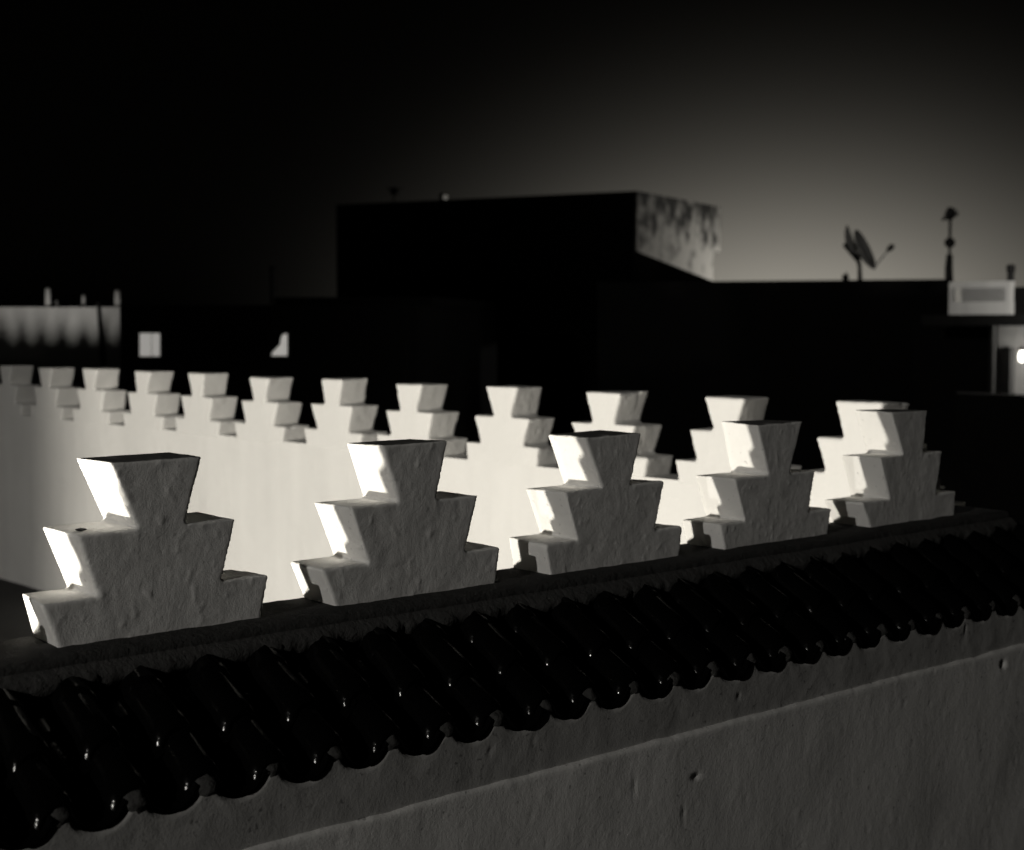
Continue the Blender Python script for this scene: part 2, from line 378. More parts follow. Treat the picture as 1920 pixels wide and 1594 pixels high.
def barrel(rad, half, length, th, down, seed, taper, plumb=.03):
    """half-round tile; local x across, y up the slope, z off the slope; rounded lip at the lower end"""
    rnd = random.Random(seed); bm = bmesh.new(); seg = 10
    sgn = -1 if down else 1
    rows = []
    for (yy, dr) in ((.004, 0), (0, -.0105), (.012, -.0052), (.027, -.0016), (.045, .0), (length * .5, 0), (length, 0)):
        k = 1 + taper * (1 - yy / length)
        ro, ri = [], []
        for s in range(seg + 1):
            an = -half + 2 * half * s / seg
            wv = rnd.uniform(-.0006, .0006)
            R = (rad + dr + wv) * k; r = (rad - th) * k
            zo = sgn * (R * math.cos(an) - rad * math.cos(half)); zi = sgn * (r * math.cos(an) - rad * math.cos(half))
            ro.append(bm.verts.new((R * math.sin(an), yy, zo))); ri.append(bm.verts.new((r * math.sin(an), yy, zi)))
        rows.append((ro, ri))
    rows = rows[1:]
    for (o1, i1), (o2, i2) in zip(rows, rows[1:]):
        for s in range(seg):
            bm.faces.new((o1[s], o1[s + 1], o2[s + 1], o2[s])); bm.faces.new((i1[s], i2[s], i2[s + 1], i1[s + 1]))
        bm.faces.new((o1[0], o2[0], i2[0], i1[0])); bm.faces.new((o1[-1], i1[-1], i2[-1], o2[-1]))
    for (o1, i1) in (rows[0], rows[-1]):
        for s in range(seg): bm.faces.new((o1[s], i1[s], i1[s + 1], o1[s + 1]))
    bmesh.ops.delete(bm, geom=[v for v in bm.verts if not v.link_faces], context='VERTS')
    first = set(rows[0][0]) | set(rows[0][1])
    ends = [e for e in bm.edges if all(v in first for v in e.verts) and len(e.link_faces) == 2 and any(abs(f.normal.y) < 2 for f in e.link_faces)]
    lip = [e for e in ends if abs(e.verts[0].co.x - e.verts[1].co.x) > 1e-5]
    bmesh.ops.recalc_face_normals(bm, faces=bm.faces)
    for v in bm.verts: v.co.y += (v.co.z + plumb) * .62 * max(0.0, 1 - v.co.y / length)   # ends cut plumb
    bmesh.ops.bevel(bm, geom=lip, offset=.0022, segments=2, affect='EDGES', profile=.5)
    bmesh.ops.recalc_face_normals(bm, faces=bm.faces)
    me = bpy.data.meshes.new('roof_tile'); bm.to_mesh(me); bm.free(); me.materials.append(GLAZE)
    me.polygons.foreach_set('use_smooth', [True] * len(me.polygons))
    me.set_sharp_from_angle(angle=math.radians(42))
    return me
PANS = [barrel(.078, math.radians(62), .185, .012, True, s, -.03, .046) for s in range(3)]
PANT = [barrel(.078, math.radians(62), .118, .012, True, s, -.03, .046) for s in range(2)]
COVT = [barrel(.052, math.radians(80), .112, .012, False, 20 + s, .07) for s in range(3)]
COVS = [barrel(.052, math.radians(80), .185, .012, False, 10 + s, .07) for s in range(4)]
from mathutils import Matrix
BASIS = Matrix(((1, 0, 0), (0, SL.y, NR.y), (0, SL.z, NR.z)))
PITCH = .0587 * .878 * D; U00 = .445 * .878 * D; EXPO = .134
band()
def put_tile(name, me, x, s, h, tilt, yaw):
    o = bpy.data.objects.new(name, me); COL.objects.link(o); o.parent = eave
    loc = Vector((x, E0.y, E0.z)) + SL * s + NR * h
    rot = BASIS @ Matrix.Rotation(tilt, 3, 'X') @ Matrix.Rotation(yaw, 3, 'Z')
    o.matrix_local = Matrix.Translation(loc - W0) @ rot.to_4x4()
    return o
rt = random.Random(3)
for i in range(-5, 29):
    for k in range(3):
        xp = U00 + PITCH * i + rt.uniform(-.004, .004)
        # pans: the lower end of each rides on the one below
        put_tile('pan_tile', rt.choice(PANT if k == 2 else PANS), xp, k * EXPO + rt.uniform(-.004, .004) - (.004 if k == 0 else 0), .016 + (.006 if k else 0) + .030, -.085, rt.uniform(-.015, .015))
        xc = U00 + PITCH * (i + .5) + rt.uniform(-.005, .005)
        put_tile('cover_tile', rt.choice(COVT if k == 2 else COVS), xc, k * EXPO + .010 + rt.uniform(-.006, .006), .030 + (0, .010, .002)[k], -.085, rt.uniform(-.03, .03))
# mortar plugs under the lower ends of the cover tiles
def plug(seed):
    rnd = random.Random(seed); bm = bmesh.new()
    bmesh.ops.create_icosphere(bm, subdivisions=3, radius=1)
    for v in bm.verts:
        n_ = 1 + .22 * noise.noise(v.co * 2.2 + Vector((seed * 5, 0, 0))) + .10 * noise.noise(v.co * 6 + Vector((seed, 3, 0)))
        v.co = Vector((v.co.x * .036 * n_, v.co.y * .030 * n_ , v.co.z * .024 * n_))
    me = bpy.data.meshes.new('mortar_plug'); bm.to_mesh(me); bm.free(); me.materials.append(MORTAR)
    me.polygons.foreach_set('use_smooth', [True] * len(me.polygons)); return me
PL = [plug(s) for s in range(4)]
for i in range(-5, 29):
    xc = U00 + PITCH * (i + .5)
    put_tile('mortar_plug', PL[i % 4], xc + rt.uniform(-.004, .004), .052 + rt.uniform(-.005, .005), .030, 0, rt.uniform(-.3, .3))
# fillet of mortar where the top course runs under the coping
def fillet():
    nx = 520; prof = [(.9860, -.2330), (.9775, -.2310), (.9745, -.2320), (.9715, -.2345), (.9665, -.2390), (.9680, -.2480), (.9850, -.2500)]
    vs = []; fs = []; n = len(prof)
    for i in range(nx + 1):
        u = UL + (UR - UL) * i / nx; p0 = W(u, .97, -.236)
        lump = fbm(p0, 5, 4) * .007 + max(0, noise.noise(p0 * 16)) * .012 + fbm(p0, 40, 2) * .003
        for j, (v, z) in enumerate(prof):
            p = W(u, v, z); f = (0, .25, .6, 1.0, 1.5, 1.3, 0)[j]
            q = fbm(p, 30, 3) * .003
            vs.append((p.x - W0.x, p.y - W0.y - lump * f * .8 + q, p.z - W0.z - lump * f * .55 + q * .5))
    for i in range(nx):
        for j in range(n - 1):
            a_ = i * n + j; fs.append((a_, a_ + n, a_ + n + 1, a_ + 1))
    me = bpy.data.meshes.new('mortar_fillet'); me.from_pydata(vs, [], fs); me.update()
    bm = bmesh.new(); bm.from_mesh(me); bmesh.ops.recalc_face_normals(bm, faces=bm.faces); bm.to_mesh(me); bm.free()
    return link('mortar_fillet', me, MORTAR, eave, smooth=True)
fillet()

# ------------------------------------------------------------------ far side of the terrace: second parapet, at right angles
EX = 1.672
back = empty('parapet_wall', W(EX, 2.3, -.658))
tag(back, 'far bright parapet with a row of twelve stepped merlons, running off to the left', 'parapet wall')
B0 = Vector(back.location)
CEN = [v * EX for v in (2.278, 2.141, 1.999, 1.850, 1.709, 1.5645, 1.414, 1.275, 1.127, .987, .8425, .7075)]
base = [(-.084, .084, 0), (-.0925, .0925, .031), (-.049, .049, .0315), (-.067, .067, .078), (-.019, .019, .079), (-.0375, .0375, .127)]
for k, vc in enumerate(CEN):
    r_ = random.Random(50 + k); j = lambda s: r_.uniform(-s, s)
    top = j(.002)
    prof = [((a + j(.0025)) * D, (b + j(.0025)) * D, (z + (top if i > 1 else 0) * i / 5) * D) for i, (a, b, z) in enumerate(base)]
    me = merlon_mesh(prof, .062 * D, .009, 40 + k, 1.1)
    o = link('merlon', me, WALLB, back, W(EX, vc, ZB) - B0)
    o.rotation_euler = (0, 0, -math.pi / 2)  # its face (local -y) turned to -X
# wall below, flush with the merlon faces
def backwall():
    v0, v1 = 1.062, 9.0; nx, nz = 420, 50; vs = []; fs = []
    z0, z1 = -.658, ZB + .0015
    for jz in range(nz + 1):
        for i in range(nx + 1):
            p = W(EX, v0 + (v1 - v0) * i / nx, z0 + (z1 - z0) * jz / nz)
            r_ = .007 * fbm(p, 1.6, 3) + .0025 * fbm(p, 9, 3)
            vs.append((p.x - B0.x - r_ + .002, p.y - B0.y, p.z - B0.z))
    for jz in range(nz):
        for i in range(nx):
            a_ = jz * (nx + 1) + i; fs.append((a_, a_ + nx + 1, a_ + nx + 2, a_ + 1))
    k = len(vs); xb = .066 * D                # top and outer side
    for i in range(nx + 1):
        x, y, z = vs[nz * (nx + 1) + i]; vs.append((xb, y, z))
    for i in range(nx + 1):
        x, y, z = vs[nz * (nx + 1) + i]; vs.append((xb, y, -6.0 - B0.z))
    t = nz * (nx + 1)
    for i in range(nx):
        fs.append((t + i, k + i, k + i + 1, t + i + 1)); fs.append((k + i, k + nx + 1 + i, k + nx + 2 + i, k + i + 1))
    me = bpy.data.meshes.new('lime_wall'); me.from_pydata(vs, [], fs); me.update()
    bm = bmesh.new(); bm.from_mesh(me); bmesh.ops.recalc_face_normals(bm, faces=bm.faces); bm.to_mesh(me); bm.free()
    return link('lime_wall', me, WALLB, back, smooth=False)
bwall = backwall()
# terrace floor between the walls
bm = bmesh.new(); a = W(-6, 1.055, 0); b = W(EX, 9.0, 0)
box(bm, (a.x, a.y, -.25), (b.x + .02, b.y, 0.0))
tag(bm_obj('terrace_floor', bm, FLOOR), kind='structure')
# the rest of the near wall beyond the left edge, so that the terrace is closed
# ground
bm = bmesh.new(); vs = [bm.verts.new(p) for p in ((-4000, -4000, -6), (4000, -4000, -6), (4000, 4000, -6), (-4000, 4000, -6))]; bm.faces.new(vs)
tag(bm_obj('ground', bm, GROUND), kind='structure')

# ------------------------------------------------------------------ lamps of the terrace and the street (all just out of the frame or behind the wall)
def point(parent, loc, power, radius, col=WARM):
    l = bpy.data.lights.new('bulb_light', 'POINT'); l.energy = power; l.shadow_soft_size = radius; l.color = col
    o = bpy.data.objects.new('bulb_light', l); COL.objects.link(o); o.parent = parent; o.location = loc
    return o
def wall_lamp(loc, power):
    t = empty('wall_lamp', loc)
    tag(t, 'small iron bulb lamp on the inner side of the near parapet, left of the merlons', 'lamp')
    bm = bmesh.new(); box(bm, (-.03, -.085, -.16), (.03, -.075, -.06)); bm_obj('back_plate', bm, IRON, t)
    bm = bmesh.new(); tube(bm, [(0, -.076, -.11), (0, -.03, -.12), (0, 0, -.10), (0, 0, -.06)], .007); bm_obj('arm', bm, IRON, t)
    bm = bmesh.new(); lathe(bm, [(.012, -.065), (.020, -.06), (.020, -.035), (.014, -.03)], 12); bm_obj('socket', bm, IRON, t)
    point(t, (0, 0, 0), power, .02)
    return t
def lantern(loc, power):
    t = empty('standing_lantern', (loc[0], loc[1], 0)); h = loc[2]
    tag(t, 'iron lantern standing on the terrace floor, left of the near parapet', 'lantern')
    bm = bmesh.new(); lathe(bm, [(.14, .001), (.14, .02), (.03, .04), (.02, .06), (.02, h - .24), (.03, h - .222)], 16); bm_obj('stand', bm, IRON, t)
    bm = bmesh.new(); lathe(bm, [(.19, h - .22), (.21, h - .21), (.21, h - .20), (.03, h - .19)], 8); bm_obj('tray', bm, IRON, t)
    for k in range(4):
        an = math.pi / 4 + k * math.pi / 2
        bm = bmesh.new(); tube(bm, [(.19 * math.cos(an), .19 * math.sin(an), h - .2), (.19 * math.cos(an), .19 * math.sin(an), h + .2)], .003, 6); bm_obj('rod', bm, IRON, t)
    bm = bmesh.new(); lathe(bm, [(.21, h + .20), (.20, h + .21), (.05, h + .30), (.01, h + .36)], 8); bm_obj('lid', bm, IRON, t)
    point(t, (0, 0, h), power, .12)
    return t
def street_lamp(loc, power, label, radius=.08, col=NEUT):
    t = empty('street_lamp', (loc[0], loc[1], -6)); h = loc[2] + 6
    tag(t, label, 'street lamp')
    bm = bmesh.new(); lathe(bm, [(.12, 0), (.12, .3), (.06, .4), (.045, h - .5), (.045, h - .30)], 12); bm_obj('pole', bm, IRON, t)
    bm = bmesh.new(); lathe(bm, [(.02, h - .30), (.14, h - .22), (.15, h - .18), (.05, h - .16)], 12); bm_obj('cup', bm, IRON, t)
    bm = bmesh.new(); lathe(bm, [(.25, h + .22), (.10, h + .32), (.02, h + .40)], 12); bm_obj('hood', bm, IRON, t)
    for k in range(3):
        an = k * 2.094 + .4
        bm = bmesh.new(); tube(bm, [(.13 * math.cos(an), .13 * math.sin(an), h - .2), (.2 * math.cos(an), .2 * math.sin(an), h + .23)], .006, 6); bm_obj('rod', bm, IRON, t)
    point(t, (0, 0, h), power, radius, col)
    return t
wall_lamp(W(.275, 1.083, -.238), 34)
lantern(W(-1.2, 1.50, -.46), 2800)
def flood_spot(loc, aim, power):
    t = empty('floodlight', (loc[0], loc[1], -6)); h = loc[2] + 6
    tag(t, 'floodlight on a pole far off to the left, shining along the near wall', 'lamp')
    bm = bmesh.new(); lathe(bm, [(.12, 0), (.12, .3), (.06, .4), (.045, h - .25), (.06, h - .2)], 12); bm_obj('pole', bm, IRON, t)
    bm = bmesh.new(); box(bm, (-.32, -.14, -.12), (-.20, .14, .12)); bmesh.ops.bevel(bm, geom=bm.edges[:], offset=.02, segments=2, affect='EDGES'); o = bm_obj('housing', bm, IRON, t, (0, 0, h))
    l = bpy.data.lights.new('bulb_light', 'SPOT'); l.energy = power; l.shadow_soft_size = .08; l.color = NEUT
    l.spot_size = math.radians(56); l.spot_blend = .6
    o = bpy.data.objects.new('bulb_light', l); COL.objects.link(o); o.parent = t; o.location = (0, 0, h)
    o.rotation_euler = (Vector(aim) - Vector(loc)).to_track_quat('-Z', 'Y').to_euler()
flood_spot(W(-4.6, -.45, 1.25), W(.9, .93, -.30), 3300)
# unseen pillar added so its soft shadow darkens the bright wall's far left end
ch = empty('shadow_pillar', (*W(-.77, 1.95, 0).xy, 0)); tag(ch, 'unseen square pillar added left of the frame to shade the far wall', 'shadow blocker')
bm = bmesh.new(); box(bm, (-.3, -.3, 0), (.3, .3, 2.0)); bmesh.ops.bevel(bm, geom=bm.edges[:], offset=.02, segments=2, affect='EDGES'); bm_obj('shaft', bm, LIMEB, ch)
bm = bmesh.new(); box(bm, (-.36, -.36, 2.002), (.36, .36, 2.10)); bm_obj('cap', bm, COPE, ch)

# ------------------------------------------------------------------ the town
def fp(px, t): p = at(px, 615, t); return (p.x, p.y)
def zat(py, t): return at(960, py, t).z
def block(bm, px0, t0, px1, t1, depth, ztop, zbot=-6.0):
    """box whose camera-side face runs from (px0,t0) to (px1,t1)"""
    a = Vector(fp(px0, t0)); b = Vector(fp(px1, t1)); d = (b - a).normalized(); n_ = Vector((-d.y, d.x)) * depth
    prism(bm, [a, b, b + n_, a + n_], zbot, ztop)
    return a, b, n_

# --- tall block with the stained, lit side
R1, F1 = ray(-4350, 615); R2, F2 = ray(2518, 615)
dl = Vector((R1.x, R1.y)).normalized(); dr = Vector((R2.x, R2.y)).normalized()
TB = 44.0; A = Vector(fp(1190, TB))
def hit(o, d, px):                            # from o along d until the column px
    r, F = ray(px, 615); c = Vector((r.x, r.y))
    den = d.x * c.y - d.y * c.x; s = -(o.x * c.y - o.y * c.x) / den
    return o + d * s
Lp = hit(A, dl, 632); Rp = hit(A, dr, 1333); Rq = hit(A, dr, 1346)
zt = at(1190, 358, TB).z
tower = empty('apartment_block', (A.x, A.y, -6.0)); tag(tower, 'tall dark flat-roofed block with a stained pale side wall', 'building')
T00 = Vector(tower.location)
STAIN = bpy.data.materials.new('stained_lime'); STAIN.use_nodes = True
t = STAIN.node_tree; b = t.nodes['Principled BSDF']; b.inputs['Roughness'].default_value = .95
tcn = N(t, 'ShaderNodeTexCoord'); s3 = N(t, 'ShaderNodeSeparateXYZ'); t.links.new(tcn.outputs['Object'], s3.inputs[0])
nz = N(t, 'ShaderNodeTexNoise'); nz.inputs['Scale'].default_value = 1.9; nz.inputs['Detail'].default_value = 5; t.links.new(tcn.outputs['Object'], nz.inputs['Vector'])
zz = M(t, 'SUBTRACT', s3.outputs[2], zt + 6.0 - .75)     # black mould creeping down from the coping
msk = M(t, 'ADD', M(t, 'MULTIPLY', zz, .32), M(t, 'MULTIPLY', M(t, 'SUBTRACT', nz.outputs[0], .5), 2.6))
mr = N(t, 'ShaderNodeMapRange'); mr.inputs[1].default_value = -.30; mr.inputs[2].default_value = .26; mr.inputs[3].default_value = .5; mr.inputs[4].default_value = .05
t.links.new(msk, mr.inputs[0])
cc = N(t, 'ShaderNodeCombineColor')
for i, c in enumerate((1, .97, .9)): t.links.new(M(t, 'MULTIPLY', mr.outputs[0], c), cc.inputs[i])
t.links.new(cc.outputs[0], b.inputs['Base Color'])
def quadbox(pts, z0, z1, name, m, parent, o):
    bm = bmesh.new(); prism(bm, [Vector(p) - Vector((o.x, o.y)) for p in pts], z0 - o.z, z1 - o.z)
    return bm_obj(name, bm, m, parent)
bk = dr * 9.0
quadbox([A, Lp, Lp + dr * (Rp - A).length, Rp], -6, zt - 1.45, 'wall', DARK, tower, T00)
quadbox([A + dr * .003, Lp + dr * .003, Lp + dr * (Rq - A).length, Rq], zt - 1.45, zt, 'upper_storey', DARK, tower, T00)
# render coat on the lit side: a slab proud of the block
nrm = Vector((dr.y, -dr.x)); nrm = nrm if nrm.dot(A) < 0 else -nrm
quadbox([A + nrm * .06 + dr * .01, A + dr * .01, Rp, Rp + nrm * .06], -6, zt - 1.452, 'side_render', STAIN, tower, T00)
quadbox([A + nrm * .06 + dr * .01, A + dr * .01, Rq, Rq + nrm * .06], zt - 1.45, zt - .002, 'side_render', STAIN, tower, T00)
# roof clutter on the block
def mast(base, h, parts, name, label, cat='antenna', r=.02):
    o = empty(name, base); tag(o, label, cat)
    bm = bmesh.new(); tube(bm, [(0, 0, -.02), (0, 0, h)], r, 8); bm_obj('mast', bm, IRON, o)
    for p in parts: p(o)
    return o
ra = A + (Lp - A) * .815; tz = zt
def cluster(z, s, n_, seed):
    def f(o):
        rr = random.Random(seed); bm = bmesh.new()
        for i in range(n_):
            a_ = rr.uniform(0, 6.28); 
            tube(bm, [(-s * math.cos(a_), -s * math.sin(a_), z + rr.uniform(-.12, .12)), (s * math.cos(a_), s * math.sin(a_), z + rr.uniform(-.12, .12))], .025, 6)
        lathe(bm, [(.04, z - .12), (.09, z - .06), (.09, z + .06), (.04, z + .12)], 10)
        bm_obj('aerial_head', bm, IRON, o)
    return f
pa = Vector((*(ra + dr * .4), zt)); mast(pa, .42, [cluster(.38, .22, 4, 4)], 'roof_antenna', 'stubby aerial with a dark round head on the tall block roof')
rb = A + (Lp - A) * .645
vent = empty('vent_pipe', (*(rb + dr * .4), zt)); tag(vent, 'short vent pipe on the tall block roof beside a small light', 'vent pipe')
bm = bmesh.new(); lathe(bm, [(.07, -.01), (.07, .15), (.10, .16), (.10, .20), (.03, .24)], 12); bm_obj('pipe', bm, IRON, vent)
rc = A + (Lp - A) * .63
blb = empty('roof_light', (*(rc + dr * .35), zt)); tag(blb, 'small pale glowing roof light beside the vent pipe', 'lamp')
bm = bmesh.new(); lathe(bm, [(.05, -.01), (.05, .03), (.03, .04)], 10); bm_obj('fitting', bm, IRON, blb)
bm = bmesh.new(); lathe(bm, [(.03, .04), (.07, .07), (.075, .12), (.05, .16), (.01, .175)], 12); bm_obj('globe', bm, glowmat('dim_globe', .12), blb, smooth=True)

# --- lower house in front of it, right: flat roof with the dishes
TC = 30.0
hc = empty('flat_roof_house', (*fp(1450, TC), -6)); tag(hc, 'low dark house with a long flat roof line carrying a satellite dish', 'house')
H0 = Vector(hc.location); zr = at(1560, 526, TC).z
pA, pB = Vector(fp(1120, 31.2)), Vector(fp(1776, 29.2)); dC = (pB - pA).normalized(); nC = Vector((-dC.y, dC.x))
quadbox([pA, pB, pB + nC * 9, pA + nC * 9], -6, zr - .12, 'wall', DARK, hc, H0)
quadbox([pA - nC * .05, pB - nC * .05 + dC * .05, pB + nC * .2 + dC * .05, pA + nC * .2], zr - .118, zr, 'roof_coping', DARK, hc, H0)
# dark wedge added to cut the lit side off at a slant
q1, q2 = at(1186, 468, 40.0), at(1336, 527, 40.0)
bm = bmesh.new(); dS = Vector((q2.x - q1.x, q2.y - q1.y)).normalized(); nS = Vector((-dS.y, dS.x)) * .25
for off in (0,):
    lo = [Vector((q1.x, q1.y)), Vector((q2.x, q2.y))]
    vs = [bm.verts.new(Vector((p.x, p.y, z)) - H0) for p, z in ((lo[0], zr - 1), (lo[1], zr - 1), (lo[1], q2.z), (lo[0], q1.z))]
    ws = [bm.verts.new(Vector((p.x + nS.x, p.y + nS.y, z)) - H0) for p, z in ((lo[0], zr - 1), (lo[1], zr - 1), (lo[1], q2.z), (lo[0], q1.z))]
    bm.faces.new(vs); bm.faces.new(ws[::-1])
    for i in range(4): bm.faces.new((vs[i], vs[(i + 1) % 4], ws[(i + 1) % 4], ws[i]))
bm_obj('slant_wedge', bm, DARK, hc)

# satellite dishes
def dish(px, py, t_, dia, yaw, tilt, label, m, with_arm=True):
    c = at(px, py, t_); foot = Vector((c.x, c.y, zr))
    o = empty('satellite_dish', foot); tag(o, label, 'satellite dish', 'dishes on the flat roof')
    hh = c.z - zr
    bm = bmesh.new(); R = dia / 2; prof = [(.02 + (R - .02) * k / 10, .30 * R * (k / 10) ** 2) for k in range(11)]
    back_ = [(r * 1.0, z - .022) for r, z in prof]
    lathe(bm, back_ + prof[::-1], 28)
    rgt = Vector((math.sin(AL), -math.cos(AL), 0)); fwd = Vector((math.cos(AL), math.sin(AL), 0))
    ax = (rgt * yaw[0] + Vector((0, 0, 1)) * yaw[1] - fwd * yaw[2]).normalized()
    up = (Vector((0, 0, 1)) - ax * ax.z).normalized(); sx = up.cross(ax)
    rot = Matrix((sx, up, ax)).transposed().to_4x4()
    bm.transform(Matrix.Translation((0, 0, hh)) @ rot)
    bm_obj('reflector', bm, m, o, smooth=True)
    bm = bmesh.new(); lean = rgt * (0 if with_arm else .16) - fwd * (0 if with_arm else .5); tube(bm, [lean + Vector((0, 0, -.02)), lean * .9 + Vector((0, 0, hh * .45)), Vector((0, 0, hh)) - ax * .05], [.035, .035, .05], 8); bm_obj('mount', bm, IRON, o)
    if with_arm:
        f0 = Vector((0, 0, hh)) - up * R * .95 + ax * .25 * R; f1 = Vector((0, 0, hh)) + ax * R * 1.3 - up * R * .45
        bm = bmesh.new(); tube(bm, [f0, f1], .016, 6); bm_obj('feed_arm', bm, GREYM, o)
        bm = bmesh.new(); tube(bm, [f1 - ax * .06 - up * .02, f1 + ax * .02, f1 + ax * .09 + up * .03], [.035, .06, .04], 8); bm_obj('feed_horn', bm, IRON, o)
    return o
dish(1612, 473, 29.6, .84, (.80, .42, .42), 0, 'dark satellite dish on the flat roof with its feed arm to the right', GREYM)
dish(1589, 458, 30.4, .72, (.90, .30, .28), 0, 'thin pale satellite dish tucked behind the dark one', TOWN, False)
dist = empty('cable_box', (*fp(1584, 29.5), zr)); tag(dist, 'small dark box on the roof edge left of the dishes', 'box')
bm = bmesh.new(); box(bm, (-.05, -.05, -.01), (.05, .05, .10)); bmesh.ops.bevel(bm, geom=bm.edges[:], offset=.012, segments=2, affect='EDGES'); bm_obj('case', bm, IRON, dist)
bm = bmesh.new(); tube(bm, [(0, 0, .09), (.02, 0, .14), (.05, 0, .12)], .012, 6); bm_obj('cable', bm, IRON, dist)
# mast at the roof end
def ball(z, r):
    def f(o):
        bm = bmesh.new(); lathe(bm, [(r * math.sin(math.pi * k / 10) + .002, z - r * math.cos(math.pi * k / 10)) for k in range(11)], 14); bm_obj('ball', bm, IRON, o, smooth=True)
    return f
def post(z0, z1, r, bend=0):
    def f(o):
        bm = bmesh.new(); tube(bm, [(0, 0, z0), (bend, 0, (z0 + z1) / 2), (0, 0, z1)], [r * 1.1, r, r * .8], 8); bm_obj('post', bm, IRON, o)
    return f
pm = Vector((*fp(1778, 29.3), zr)); k_ = 29.3 / FPX
mast(pm, (526 - 405) * k_, [post(-.05, (526 - 480) * k_, .075, -.02), ball((526 - 458) * k_, .10), cluster((526 - 404) * k_, .15, 5, 9)], 'aerial_mast', 'tall aerial mast with a ball and a clustered head at the roof end', r=.028)

# --- house on the right with the pierced balustrade, canopy and lit corner
TD = 24.0
hd = empty('terrace_house', (*fp(1850, TD), -6)); tag(hd, 'pale house at the right edge with a pierced balustrade above a dark canopy', 'house')
D0 = Vector(hd.location)
a0, a1 = Vector(fp(1778, 24.4)), Vector(fp(1990, 23.2)); dD = (a1 - a0).normalized(); nD = Vector((-dD.y, dD.x))
zd = lambda py: at(1840, py, 24.1).z
le = (Vector(fp(1903, 24.0)) - a0).length
quadbox([a0, a0 + dD * le, a0 + dD * le + nD * .16, a0 + nD * .16], zd(590), zd(566), 'balustrade_foot', TOWN, hd, D0)
quadbox([a0, a0 + dD * le, a0 + dD * le + nD * .16, a0 + nD * .16], zd(540), zd(528), 'balustrade_rail', TOWN, hd, D0)
bm = bmesh.new(); ns = 24
for i in range(ns + 1):
    p = a0 + dD * (.02 + (le - .06) * i / ns)
    prism(bm, [p - Vector((D0.x, D0.y)), p + dD * .007 - Vector((D0.x, D0.y)), p + dD * .007 + nD * .02 - Vector((D0.x, D0.y)), p + nD * .02 - Vector((D0.x, D0.y))], zd(566) - D0.z, zd(540) - D0.z)
scr = bm_obj('pierced_screen', bm, TOWN, hd); scr['kind'] = 'stuff'
for s, wd in ((0, .05), (le - .09, .09)):
    p = a0 + dD * s
    quadbox([p, p + dD * wd, p + dD * wd + nD * .14, p + nD * .14], zd(566), zd(540), 'balustrade_post', TOWN, hd, D0)
c0 = a0 - nD * .9; 
quadbox([c0 - dD * .02, c0 + dD * 3, c0 + dD * 3 + nD * 4, c0 - dD * .02 + nD * 4], zd(610), zd(591), 'canopy', DARK, hd, D0)
quadbox([a0 - dD * 1.2 + nD * 1.2, a0 + dD * 1.0 + nD * 1.2, a0 + dD * 1.0 + nD * 3, a0 - dD * 1.2 + nD * 3], -6, zd(600), 'shaded_wall', DARK, hd, D0)
v0_ = Vector(fp(1790, 22.6))
quadbox([v0_, v0_ + dD * 4, v0_ + dD * 4 + nD * .2, v0_ - dD * 0 + nD * .2], -6, at(1850, 737, 22.6).z, 'yard_wall', DARK, hd, D0)
w0 = Vector(fp(1871, 24.6))
quadbox([w0, w0 + dD * 1.6, w0 + dD * 1.6 + nD * 3, w0 + nD * 3], -6, zd(611), 'wall', TOWN, hd, D0)
# dark arched doorway, a recessed leaf in a raised surround
dp = Vector(fp(1879, 24.4)) - nD * .03; wd = .155
prf = [(0, 0)] + [(wd / 2 - wd / 2 * math.cos(math.pi * k / 10), (wd / 2) * math.sin(math.pi * k / 10) * .6) for k in range(11)] + [(wd, 0)]
zs = zd(656); bm = bmesh.new(); pts = [(0, -3.0)] + [(x, zs + y) for x, y in prf[1:-1]] + [(wd, -3.0)]
f0 = [bm.verts.new(Vector((dp.x + dD.x * x, dp.y + dD.y * x, z)) - D0) for x, z in pts]
f1 = [bm.verts.new(Vector((dp.x + dD.x * x + nD.x * .2, dp.y + dD.y * x + nD.y * .2, z)) - D0) for x, z in pts]
bm.faces.new(f0); bm.faces.new(f1[::-1])
for i in range(len(pts)): bm.faces.new((f0[i], f0[(i + 1) % len(pts)], f1[(i + 1) % len(pts)], f1[i]))
bm_obj('arched_door', bm, IRON, hd)
# column of the canopy
cp = Vector(fp(1861, 23.9)); bm = bmesh.new()
lathe(bm, [(.05, -6), (.05, zd(613)), (.065, zd(611))], 12, (cp.x - D0.x, cp.y - D0.y, -D0.z)); bm_obj('column', bm, COPE, hd, smooth=True)
# lit wall lantern beside the door
lp = at(1916, 668, 23.95)
lam = empty('wall_lantern', lp); tag(lam, 'glowing wall lantern at the right edge under the dark canopy', 'lantern')
bm = bmesh.new(); lathe(bm, [(.02, -.09), (.045, -.06), (.05, .02), (.035, .07), (.01, .085)], 12); bm_obj('bulb', bm, glowmat('lantern_bulb', 6), lam, smooth=True)
bm = bmesh.new(); lathe(bm, [(.07, .09), (.05, .12), (.01, .15)], 12); bm_obj('hood', bm, IRON, lam)
bm = bmesh.new(); tube(bm, [(0, 0, .14), tuple(Vector((*(nD * .2), .16))), tuple(Vector((*(nD * .45), .10)))], .012, 6); bm_obj('bracket', bm, IRON, lam)
# chimney-like posts beside the balustrade
for px, y0, rr, lab in ((1893, 492, .055, 'dark chimney pot behind the right end of the balustrade'), (1909, 536, .05, 'short dark post at the far right of the balustrade')):
    b0 = Vector((*fp(px, 24.9), zd(591))); o = empty('roof_pipe', b0); tag(o, lab, 'pipe')
    h_ = zd(y0) - zd(591); bm = bmesh.new(); lathe(bm, [(rr, -.01), (rr, h_ - .12), (rr * 1.25, h_ - .10), (rr * 1.25, h_ - .02), (rr * .7, h_)], 12); bm_obj('pipe', bm, IRON, o)

